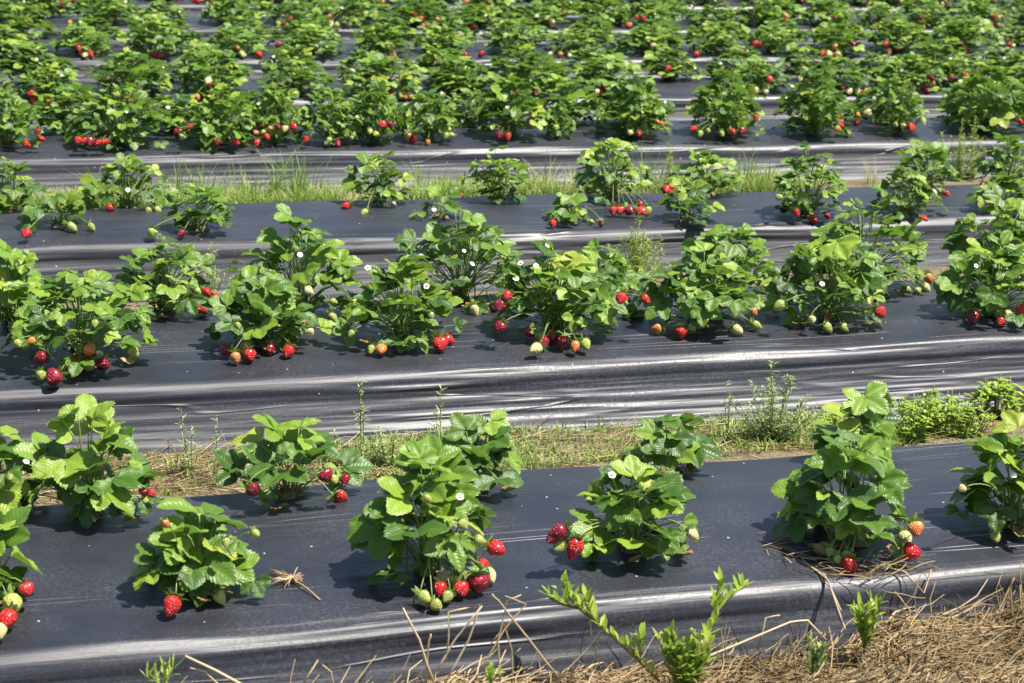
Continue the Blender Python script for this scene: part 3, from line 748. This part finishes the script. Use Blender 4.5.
def erect_weed(loc, H, nst, spread, label, seed, dense=1.0, mat=None, leafL=.030, flowerheads=True, group='upright weeds between the beds'):
    """feathery upright weed with narrow leaves and small pale flower heads"""
    R = random.Random(seed); lv, st = MB(), MB(); fh = lv
    for s in range(nst):
        a = R.uniform(0, 6.28); q_ = R.uniform(.1, 1); h = H*R.uniform(.7, 1.0)*(1-.62*q_) if s else H
        tip = np.array([math.cos(a)*spread*q_, math.sin(a)*spread*q_*.7, h]) if s else np.array([R.gauss(0, .01), 0, H])
        pts = bez([0, 0, -.01], tip*np.array([.8, .8, .45]), tip, 8); tube(st, pts, np.linspace(.0016, .0007, 8), 4, tone=R.uniform(.3, .7))
        m = int(h*190*dense)
        for i in range(m):
            t = R.uniform(.08, 1); p = pts[min(6, int(t*7))]*(1-(t*7-int(t*7)))+pts[min(7, int(t*7)+1)]*(t*7-int(t*7)) if t < 1 else pts[-1]
            b = R.uniform(0, 6.28); el = R.uniform(.1, 1.0)
            small_leaf(lv, p, [math.cos(b)*math.cos(el), math.sin(b)*math.cos(el), math.sin(el)], leafL*R.uniform(.6, 1.2)*(1.2-.6*t), leafL*.12, R.uniform(.2, .9), k=4)
            if flowerheads and t > .62 and R.random() < .5:
                q = p+np.array([math.cos(b), math.sin(b), 1.])*.006
                for z_ in range(3): small_leaf(fh, q, [R.gauss(0, .5), R.gauss(0, .5), 1], .005, .003, R.uniform(.6, 1), k=3)
    return thing2('upright_weed', loc, [('leaves', lv, mat or M_WEEDG), ('stems', st, M_STEM)], label, 'weed', group)

def gp(px, py, z=None):
    p = on_z(px, py, GZ if z is None else z); p[2] = float(ground_h(np.array([p[0]]), np.array([p[1]]))[0]) if z is None else z; return p
def hgt(loc, ty):
    px, py, zz = proj(loc); return (py-ty)/(F/zz)/UP[2]

def erect_at(px, by, ty, y, **k):
    """base on the furrow floor at depth y, top at pixel row ty"""
    p = on_y(px, by, y); 
    for _ in range(5):
        g_ = float(ground_h(np.array([p[0]]), np.array([y]))[0]); q = proj((p[0], y, g_)); p[0] += (px-q[0])/F*q[2]/RT[0]
    p[2] = g_; return p, hgt(p, ty)
FUR1 = 1.27    # visible part of the furrow behind the nearest bed
for (px, ty, nst, spr, lab, dn) in [
    (772, 358, 26, .15, 'tallest feathery grey-green weed with bushy base beside the second bed, right half', 1.3),
    (362, 380, 2, .015, 'slender grey-green weed spike rising behind the plant at second bed foot, left of centre', 1.2),
    (192, 406, 3, .02, 'thin pale weed spike with seed heads standing on bare soil, left of the photo', 1.0),
    (213, 420, 1, .01, 'short brownish weed stalk beside the thin pale spike on the soil strip', .8),
    (441, 388, 8, .05, 'loose weed with pale seed heads behind the tall plant, centre of soil strip', 1.0),
    (728, 385, 3, .03, 'small sparse weed left of the tallest feathery weed', .9),
    (390, 425, 14, .09, 'low grey-green weed clump spreading over the soil behind the nearest bed', .9),
    (330, 432, 5, .05, 'low light green weed clump between two plants at soil strip', .8)]:
    p, h = erect_at(px, 430, ty, FUR1+random.uniform(-.03, .03)); erect_weed(p, max(h, .05), nst, spr, lab, px, dn)
# weeds in the furrow behind the second bed and further back
for (px, ty, y, nst, spr, lab, dn) in [
    (638, 214, YF[2]-.15, 34, .15, 'bushy light green weed growing behind the second bed, centre', 1.5),
    (208, 243, YF[2]-.15, 12, .09, 'pale weed behind the second bed between two plants at left', 1.1),
    (795, 244, YF[2]-.15, 4, .05, 'sparse green weed behind the second bed at right', 1.),
    (958, 120, YF[3]-.14, 16, .11, 'tall bright green weed in front of fourth bed at right', 1.3),
    (972, 118, YF[3]-.12, 14, .10, 'tall upright green weed nearest the right edge before fourth bed', 1.3),
    (938, 134, YF[3]-.14, 12, .12, 'leafy green weed left of the two tall ones before fourth bed', 1.2),
    (668, 130, YF[3]-.14, 4, .03, 'narrow upright green weed between two plants on third bed', 1.3)]:
    p, h = erect_at(px, ty+60, ty, y); erect_weed(p, max(h, .06), nst, spr, lab, px+1, dn, mat=M_WEED if px != 208 else M_WEEDG, leafL=.03, flowerheads=px in (208, 638))

def broad_weed(loc, Rad, H, nst, label, seed, L=.035):
    """clump of stems with whorls of pointed oval leaves"""
    R = random.Random(seed); lv, st = MB(), MB()
    for s in range(nst):
        a = R.uniform(0, 6.28); rr = Rad*math.sqrt(R.random()); h = H*R.uniform(.5, 1)*(1-.3*(rr/Rad)**2)
        b0 = np.array([math.cos(a)*rr*.7, math.sin(a)*rr*.5, -.01]); tip = np.array([math.cos(a)*rr*1.1, math.sin(a)*rr*.8, h])
        pts = bez(b0, (b0+tip)/2, tip, 6); tube(st, pts, .0013, 4, tone=.4)
        for lev in (.35, .6, .8, .97):
            p = pts[int(lev*5)]
            for q in range(4 if lev > .9 else 3):
                b = R.uniform(0, 6.28); el = R.uniform(-.1, .5)+(.25 if lev > .9 else 0)
                small_leaf(lv, p, [math.cos(b)*math.cos(el), math.sin(b)*math.cos(el), math.sin(el)], L*R.uniform(.6, 1.15)*(1.1-.35*lev), L*.38, R.uniform(.2, .8), k=6, curl=R.uniform(0, .4))
    return thing2('leafy_weed', loc, [('leaves', lv, M_WEED), ('stems', st, M_STEM)], label, 'weed', 'leafy weeds between the beds')
for (px, by, ty, wpx, nst, lab, L) in [
    (905, 435, 388, 96, 60, 'wide light green weed patch at foot of second bed, right of feathery weed', .024),
    (848, 440, 402, 76, 40, 'low light green weed patch touching the nearest bed behind its right plant', .022),
    (955, 430, 388, 80, 40, 'light green weed patch third from the right on the soil strip', .024),
    (1000, 415, 370, 62, 26, 'taller broad-leaved weed at right edge behind the nearest bed', .036),
    (925, 405, 382, 40, 14, 'short weed against the film behind the wide weed patch', .025)]:
    p, h = erect_at(px, by, ty, FUR1+(.06 if by < 420 else -.03)); zz = proj(p)[2]
    broad_weed(p, wpx/2/(F/zz), max(h, .04), nst, lab, px, L)

# grass
def grass_tuft(loc, H, n, spread, label, seed, tone=(.2, .75), wide=.0045):
    R = random.Random(seed); mb = MB()
    for i in range(n):
        a = R.uniform(0, 6.28); r = spread*R.random()
        blade(mb, [math.cos(a)*r, math.sin(a)*r, -.01], [math.cos(a)+R.gauss(0, .4), math.sin(a)+R.gauss(0, .4), 0], H*R.uniform(.35, 1), wide*R.uniform(.6, 1.1), R.uniform(.05, .75), R.uniform(*tone))
    o = obj('grass_tuft', mb.mesh('grass_tuft', M_GRASS), None, tuple(loc)); tag(o, label, 'grass', 'grass tufts in front of the fourth bed'); return o
FUR3 = YF[3]-.15
for (px, ty, n, spr, lab, y) in [
    (205, 148, 46, .10, 'tall grass tuft left of the bright grass patch on third bed edge', FUR3),
    (250, 155, 50, .11, 'grass tuft with yellowing base in the middle of the bright patch', FUR3),
    (300, 140, 46, .10, 'grass tuft with long drooping blades right of the bright patch', FUR3),
    (275, 128, 12, .02, 'very tall thin grass blades rising in front of the fourth bed plants', FUR3),
    (178, 140, 14, .03, 'thin upright grass blades right of the leafy plant at left', FUR3),
    (98, 146, 10, .03, 'few fine grass stems beside the leftmost plants of third bed', FUR3),
    (422, 152, 26, .06, 'grass tuft between two plants left of centre on third bed', FUR3),
    (440, 160, 18, .05, 'short light grass tuft beside the plant at centre left', FUR3+.05),
    (545, 150, 26, .07, 'dry pale grass tuft left of the large plant at centre', FUR3),
    (575, 160, 18, .05, 'short pale grass tuft behind the large plant at centre', FUR3),
    (650, 135, 26, .07, 'green grass tuft right of the large centre plant', FUR3),
    (745, 140, 30, .07, 'tall grass tuft with yellow blades between two plants, right of centre', FUR3),
    (765, 150, 22, .06, 'short yellowish grass tuft right of the tall one', FUR3+.03),
    (872, 150, 16, .06, 'thin dry grass stems before the fourth bed, right', FUR3),
    (1015, 130, 30, .10, 'thick green grass tuft at right edge before fourth bed', FUR3)]:
    p, h = erect_at(px, 190, ty, y); grass_tuft(p, max(h, .08)*1.05, int(n*1.5), spr, lab, px, tone=(.2, .8) if 'dry' not in lab and 'pale' not in lab else (.7, 1))

GPX = (on_y(168, 190, FUR3)[0], on_y(335, 190, FUR3)[0])
# low ground cover (uncountable)
def cover(name, area, n, hmin, hmax, tone, mat, label, seed, mask=None):
    R = np.random.default_rng(seed); mb = MB(); x0, x1, y0, y1 = area; k = 0
    while k < n:
        x, y = R.uniform(x0, x1), R.uniform(y0, y1)
        if mask is not None and R.random() > mask(x, y): k += 1; continue
        z = float(ground_h(np.array([x]), np.array([y]))[0]); a = R.uniform(0, 6.28)
        blade(mb, [x, y, z-.004], [math.cos(a), math.sin(a), 0], R.uniform(hmin, hmax), R.uniform(.002, .0045), R.uniform(.2, 1.1), R.uniform(*tone), 4); k += 1
    o = obj(name, mb.mesh(name, mat)); tag(o, label, 'grass' if 'grass' in name else 'straw', None, 'stuff'); return o
cover('grass_cover', (-1.6, 3.8, YF[3]-.32, YF[3]-.09), 26000, .03, .10, (.35, .95), M_GRASS, 'short green and yellow grass on the soil strip before the fourth bed', 1, lambda x, y: .12+.88*float(GPX[0] < x < GPX[1] or vnoise(np.array(x*2.1), np.array(y*2), 8) > .42))
cover('grass_cover', (-1.0, 2.6, YF[1]-.34, YF[1]-.06), 22000, .010, .038, (.3, .95), M_GRASS, 'tiny sparse green grass sprouting on the soil strip behind the nearest bed', 2, lambda x, y: float(vnoise(np.array(x*3.1), np.array(y*6), 12))**1.3*(.3+1.1*(x > .95)+.8*(x < .25)))
cover('grass_cover', (-1.6, 4.0, YB[1]+.1, YF[2]-.1), 3500, .01, .05, (.3, .9), M_GRASS, 'low green grass on the soil strip behind the second bed', 3, lambda x, y: float(vnoise(np.array(x*2.), np.array(y*6), 15)))

# straw: bent dry stems
def straw(mb, c, d, L, r, tone, R, sagf=.0, zfun=None, k=4, kink=.35):
    d = unit(d); s = unit(np.cross(d, [0, 0, 1.])+1e-5); pts = [np.asarray(c, float)]
    dirv = d.copy()
    for i in range(k):
        dirv = unit(dirv+s*R.gauss(0, kink)*.5+np.array([0, 0, R.gauss(0, kink)*.35-sagf]))
        q = pts[-1]+dirv*L/k
        if zfun is not None: q[2] = max(q[2], zfun(q[0], q[1])+r)
        pts.append(q)
    tube(mb, pts, np.linspace(r, r*.6, len(pts)), 3, tone=tone)

# litter of the bare strip behind the nearest bed
R = random.Random(5); mb = MB()
zf = lambda x, y: float(ground_h(np.array([x]), np.array([y]))[0])
for i in range(3600):
    x = R.uniform(-1.0, 2.7); y = YF[1]-R.uniform(.07, .33); a = R.gauss(0, .9)
    if .25 < x < .95 or R.random() < .35:
        straw(mb, [x, y, zf(x, y)+R.uniform(.001, .010)], [math.cos(a), math.sin(a)*.7, R.uniform(-.05, .12)], R.uniform(.03, .16), R.uniform(.0006, .0015), R.uniform(.1, 1), R, .01, zf, k=3)
o = obj('straw_litter', mb.mesh('straw_litter', M_STRAW)); tag(o, 'scattered dry straw lying on the bare soil strip behind the nearest bed', 'straw', None, 'stuff')

# foreground straw heap against the nearest bed's front side
_hp = [on_y(a, b, -.06) for a, b in [(-60, 740), (150, 725), (330, 705), (450, 686), (560, 676), (640, 670), (720, 668), (770, 655), (840, 648), (900, 616), (950, 620), (1000, 612), (1030, 592), (1150, 575)]]
HPX = [-1.6]+[p[0] for p in _hp]+[2.6]; HPZ = [max(-.17, _hp[0][2])]+[max(-.17, p[2]) for p in _hp]+[_hp[-1][2]]
def heap_z(x, y):
    # heap crest height along x, read from where it hides the film
    hx = np.interp(x, HPX, HPZ)
    w_ = np.clip((y+.62)/.50, 0, 1)        # from the furrow up to the film
    near = np.minimum(hx-.01, np.interp(x, [-1.2, .3, 1.2, 2.4], [-.16, -.155, -.14, -.12]))
    return near+(hx-near)*w_**.8 + (fbm(x*9, y*9, 77, 3)-.5)*.030
hx_ = np.arange(-1.4, 2.4, .02); hy_ = np.arange(-1.6, -.045, .02)
HX, HY = np.meshgrid(hx_, hy_, indexing='ij')
HZ = heap_z(HX, HY); HZ = np.where(HY < -1.3, HZ-(-1.3-HY)*.3, HZ)
mbh = MB(); mbh.add(np.stack([HX, HY, HZ], -1).reshape(-1, 3), grid_faces(len(hx_), len(hy_))[:, ::-1])
M_HEAP = leaf_material('straw_underlay', [(0, (.05, .032, .018)), (1, (.12, .08, .045))], veins=False, rough=.9, transl=.02)
vn = lambda a, b: float(vnoise(np.array(a), np.array(b), 55))
hz1 = lambda x, y: float(heap_z(np.array(x), np.array(y)))
heap = empty('straw_heap', (0, -.6, -.15)); tag(heap, 'heap of matted dry brown straw along the bottom edge, in front of nearest bed', 'straw heap', None, 'stuff')
ho = obj('matted_base', mbh.mesh('matted_base', M_HEAP), heap); ho.location = (0, .6, .15)
mb = MB()
for i in range(12500):
    y = -.06-abs(R.gauss(0, .28)); x = R.uniform(-1.1, 2.2)
    if y < -.95: continue
    if x < -.2 and R.random() < .55: continue
    a = R.gauss(.1, .95); z = hz1(x, y)
    el = R.gauss(.06, .22)
    lift = R.random()**3*.014
    straw(mb, [x, y, z+lift], [math.cos(a)*math.cos(el), math.sin(a)*math.cos(el)*.8, math.sin(el)], R.uniform(.015, .13), R.uniform(.0006, .0019), min(1, max(0, .55*R.uniform(0, 1)+.75*(vn(x*7, y*9)-.25))), R, .05, lambda p, q: heap_z(p, min(q, -.04)), k=3, kink=.75)
so_ = obj('straw_stems', mb.mesh('straw_stems', M_STRAW, False), heap); so_.location = (0, .6, .15); so_['kind'] = 'stuff'

# upright bent dry stems standing out of the heap: each a thing
def px_stem(name, pix, y, r, label, tone=.8, cat='dry stem', group='bent dry stems standing in the straw'):
    P = [on_y(px, py, y+dy) for px, py, dy in pix]; b = P[0].copy(); mb = MB()
    Q = []
    for i in range(len(P)-1):
        for t in (0, .5): Q.append(P[i]*(1-t)+P[i+1]*t+np.array([R.gauss(0, .001), R.gauss(0, .001), 0]))
    Q.append(P[-1]); tube(mb, np.array(Q)-b, np.linspace(r, r*.65, len(Q)), 5, tone=tone)
    o = obj(name, mb.mesh(name, M_STRAW), None, tuple(b)); tag(o, label, cat, group); return o
Y0 = -.10
STEMS = [([(438, 690, 0), (418, 640, 0), (403, 608, .01)], 'lone slanting dry stem left of the bent stem cluster, tip by the film crest', .0024),
 ([(440, 690, 0), (470, 640, 0), (480, 605, 0), (449, 612, 0), (446, 660, 0)], 'folded dry stem with a hooked top at the left of the cluster', .0020),
 ([(430, 680, 0), (455, 640, 0), (482, 606, -.01)], 'straight dry stem leaning right into the hooked stem', .0022),
 ([(500, 690, 0), (498, 640, 0), (508, 600, 0), (521, 595, 0)], 'tall dry stem with forked tip, highest in the cluster', .0018),
 ([(560, 680, 0), (530, 640, 0), (498, 600, 0), (492, 594, 0)], 'long dry stem slanting down to the right across the cluster', .0020),
 ([(470, 690, 0), (505, 630, 0), (526, 604, 0), (505, 596, 0)], 'dry stem crossing the tall forked stem from lower left', .0018),
 ([(512, 690, 0), (512, 650, 0), (504, 625, 0), (490, 645, 0)], 'short folded dry stem in the middle of the cluster', .0016),
 ([(425, 690, 0), (429, 640, 0), (431, 634, 0)], 'short stubby dry stalk at the left foot of the cluster', .0020),
 ([(300, 690, 0), (318, 660, 0), (330, 672, 0), (336, 690, 0)], 'small folded dry stem at the bottom edge, left of the cluster', .0018),
 ([(250, 690, .02), (215, 670, .02), (185, 656, .02)], 'dry stalk lying at bottom left on the film side', .0030),
 ([(235, 700, .02), (205, 672, .02), (190, 668, .02)], 'thin pale dry stalk beneath the stalk at bottom left', .0022),
 ([(690, 665, .02), (735, 645, .02), (790, 622, .02), (806, 620, .02), (826, 640, .02)], 'long arching dry stem over the film right of the leafy weed', .0026),
 ([(758, 650, .02), (766, 618, .03), (780, 615, .03)], 'thin dry stem leaning on the arching stem', .0018),
 ([(760, 665, .03), (800, 655, .03), (822, 633, .03)], 'dry stem below the arching stem near the small green weed', .0022),
 ([(1012, 640, 0), (1010, 590, 0), (1014, 578, 0)], 'upright dry stem at the far right of the straw heap', .0022),
 ([(1022, 640, 0), (1020, 585, 0)], 'straight dry stem touching the right edge of the photo', .0020),
 ([(895, 592, .10), (905, 605, .07), (912, 612, .05)], 'small dry sprig clinging to the film side below the crimson berry', .0016)]
for pix, lab, r in STEMS: px_stem('dry_stem', pix, Y0, r, lab, tone=R.uniform(.65, 1))

# loose dead stalk on the film with a frayed top
def frayed():
    p = on_z(292, 583, .006); mb = MB(); q = on_z(320, 600, .004)-p
    tube(mb, bez([0, 0, .006], q*.4+np.array([0, 0, .012]), q, 6), .0016, 5, tone=.75)
    for i in range(46):
        e = on_z(R.uniform(268, 304), R.gauss(580, 4), .01)-p; tube(mb, bez([0, 0, .006], e*.5+np.array([0, 0, .012]), e+np.array([0, 0, R.uniform(0, .01)]), 4), .0011, 3, tone=R.uniform(.7, 1))
    o = obj('dead_stalk', mb.mesh('dead_stalk', M_STRAW), None, tuple(p)); tag(o, 'pale frayed dead stalk lying on the black film between two near plants', 'dry stalk')
frayed()
# straw tuft around the right plant of the nearest bed
def straw_mat():
    mb = MB(); c = on_z(840, 560, .0)
    for i in range(105):
        px = R.uniform(755, 905); py = np.interp(px, [755, 800, 850, 905], [538, 560, 572, 566])+R.gauss(0, 6)
        p = on_z(px, py, .004); a = R.gauss(-.7 if px < 830 else .2, .5)
        straw(mb, p-c+np.array([0, 0, R.uniform(0, .012)]), [math.cos(a), math.sin(a), R.uniform(-.05, .2)], R.uniform(.03, .09), R.uniform(.0007, .0014), R.uniform(.2, 1), R, .03, lambda x, y: .002)
    for (pp) in [[(757, 541), (800, 558), (828, 580), (846, 618)], [(790, 556), (825, 575), (842, 600)], [(880, 566), (905, 572), (925, 583), (931, 570)]]:
        P = [on_z(a_, b_, .006)-c for a_, b_ in pp]; P = [q if q[1]+c[1] > .0 else q+np.array([0, 0, -.02]) for q in P]; tube(mb, P, .0018, 4, tone=.85)
    o = obj('straw_mat', mb.mesh('straw_mat', M_STRAW), None, tuple(c)); tag(o, 'dry straw collected round the base of the right plant of nearest bed', 'straw')
straw_mat()

# foreground leafy weeds with flowers on trailing stems
def oblong_sprays(lv, pts, R, n, L=.030, w_=.0085):
    pts = np.asarray(pts); k = len(pts)
    for i in range(n):
        t = (i+.5)/n*(k-1); j = int(t); f = t-j; p = pts[j]*(1-f)+pts[min(j+1, k-1)]*f
        d0 = unit(pts[min(j+1, k-1)]-pts[j])
        for q in range(2):
            e = np.array([R.gauss(0, .5), R.gauss(-.1, .5), R.uniform(.3, 1.1)])
            small_leaf(lv, p, d0*.5+e, L*R.uniform(.6, 1.15), w_*R.uniform(.8, 1.2), R.uniform(.3, .75), k=6, curl=R.uniform(-.2, .2))
def trailing_weed():
    rt = on_y(672, 690, -.16); root = empty('trailing_weed', tuple(rt)); lv, st, fl = MB(), MB(), MB()
    def br(pix, n, L=.030):
        P = np.array([on_y(a, b, -.16+c) for a, b, c in pix])-rt; tube(st, P, np.linspace(.0028, .0014, len(P)), 5, tone=.15); oblong_sprays(lv, P, R, n, L)
        return P[-1]
    e1 = br([(668, 690, 0), (640, 662, 0), (618, 642, .02), (598, 625, .04), (578, 608, .07), (566, 594, .10), (563, 584, .10)], 26)
    br([(598, 625, .04), (588, 608, .05), (586, 598, .05)], 9); br([(578, 608, .07), (560, 604, .08), (549, 598, .08)], 9, .034); br([(640, 662, 0), (640, 645, 0), (642, 636, 0)], 6)
    e2 = br([(685, 690, 0), (692, 660, 0), (706, 640, .02), (714, 622, .04), (720, 606, .07), (736, 592, .09), (743, 588, .1)], 22)
    br([(714, 615, .05), (716, 598, .07), (722, 584, .08)], 11, .030)
    for i in range(26):
        px = R.uniform(655, 712); top = R.uniform(632, 660)
        br([(R.uniform(672, 695), 700, 0), ((px+685)/2, 675, -.01), (px, top, -.01)], 8, .030)
    for e in (e1, e2, on_y(681, 648, -.18)-rt, on_y(692, 634, -.18)-rt):
        for q in range(10): small_leaf(fl, e, [R.gauss(0, .4), R.gauss(0, .4), 1], .010, .0045, R.uniform(.6, 1), k=4)
    obj('leaves', lv.mesh('leaves', M_WEED), root); obj('stems', st.mesh('stems', M_DEADST), root); obj('flower_buds', fl.mesh('flower_buds', M_BUD), root)
    tag(root, 'bright green weed with two trailing stems reaching over the black film, bottom centre', 'weed')
M_DEADST = leaf_material('reddish_stem', [(0, (.20, .14, .06)), (1, (.34, .24, .10))], veins=False, rough=.5, transl=.05)
M_BUD = leaf_material('bud_cream', [(0, (.55, .40, .16)), (1, (.75, .60, .30))], veins=False, rough=.6, transl=.2)
trailing_weed()
def bush_weed(cx, by, ty, wpx, y, n, L, label, seed, mat=M_WEED, narrow=.26):
    Rr = random.Random(seed); rt = on_y(cx, by, y); zz = proj(rt)[2]; H = (by-ty)/(F/zz)/UP[2]; W = wpx/2/(F/zz); lv, st = MB(), MB()
    for i in range(n):
        a = Rr.uniform(0, 6.28); rr = W*math.sqrt(Rr.random())*.75; h = H*Rr.uniform(.45, .92)
        P = bez([0, 0, 0], [math.cos(a)*rr*.3, math.sin(a)*rr*.3, h*.6], [math.cos(a)*rr, math.sin(a)*rr, h], 6); tube(st, P, .0012, 4, tone=.4)
        oblong_sprays(lv, P[1:], Rr, 8, L, L*narrow)
    r = thing2('green_weed', rt, [('leaves', lv, mat), ('stems', st, M_STEM)], label, 'weed')
bush_weed(864, 655, 590, 46, -.13, 11, .030, 'small bright green weed rising out of the straw below the right plant', 1)
bush_weed(812, 678, 638, 32, -.22, 10, .016, 'tiny feathery grey-green weed in the straw left of the bright weed', 2, M_WEEDG, .3)
bush_weed(490, 686, 668, 30, -.2, 5, .014, 'tiny green sprout at the bottom edge in the straw', 3)
bush_weed(165, 690, 664, 60, -.1, 3, .03, 'few green blades at the bottom left corner beside the film', 4, M_GRASS, .12)
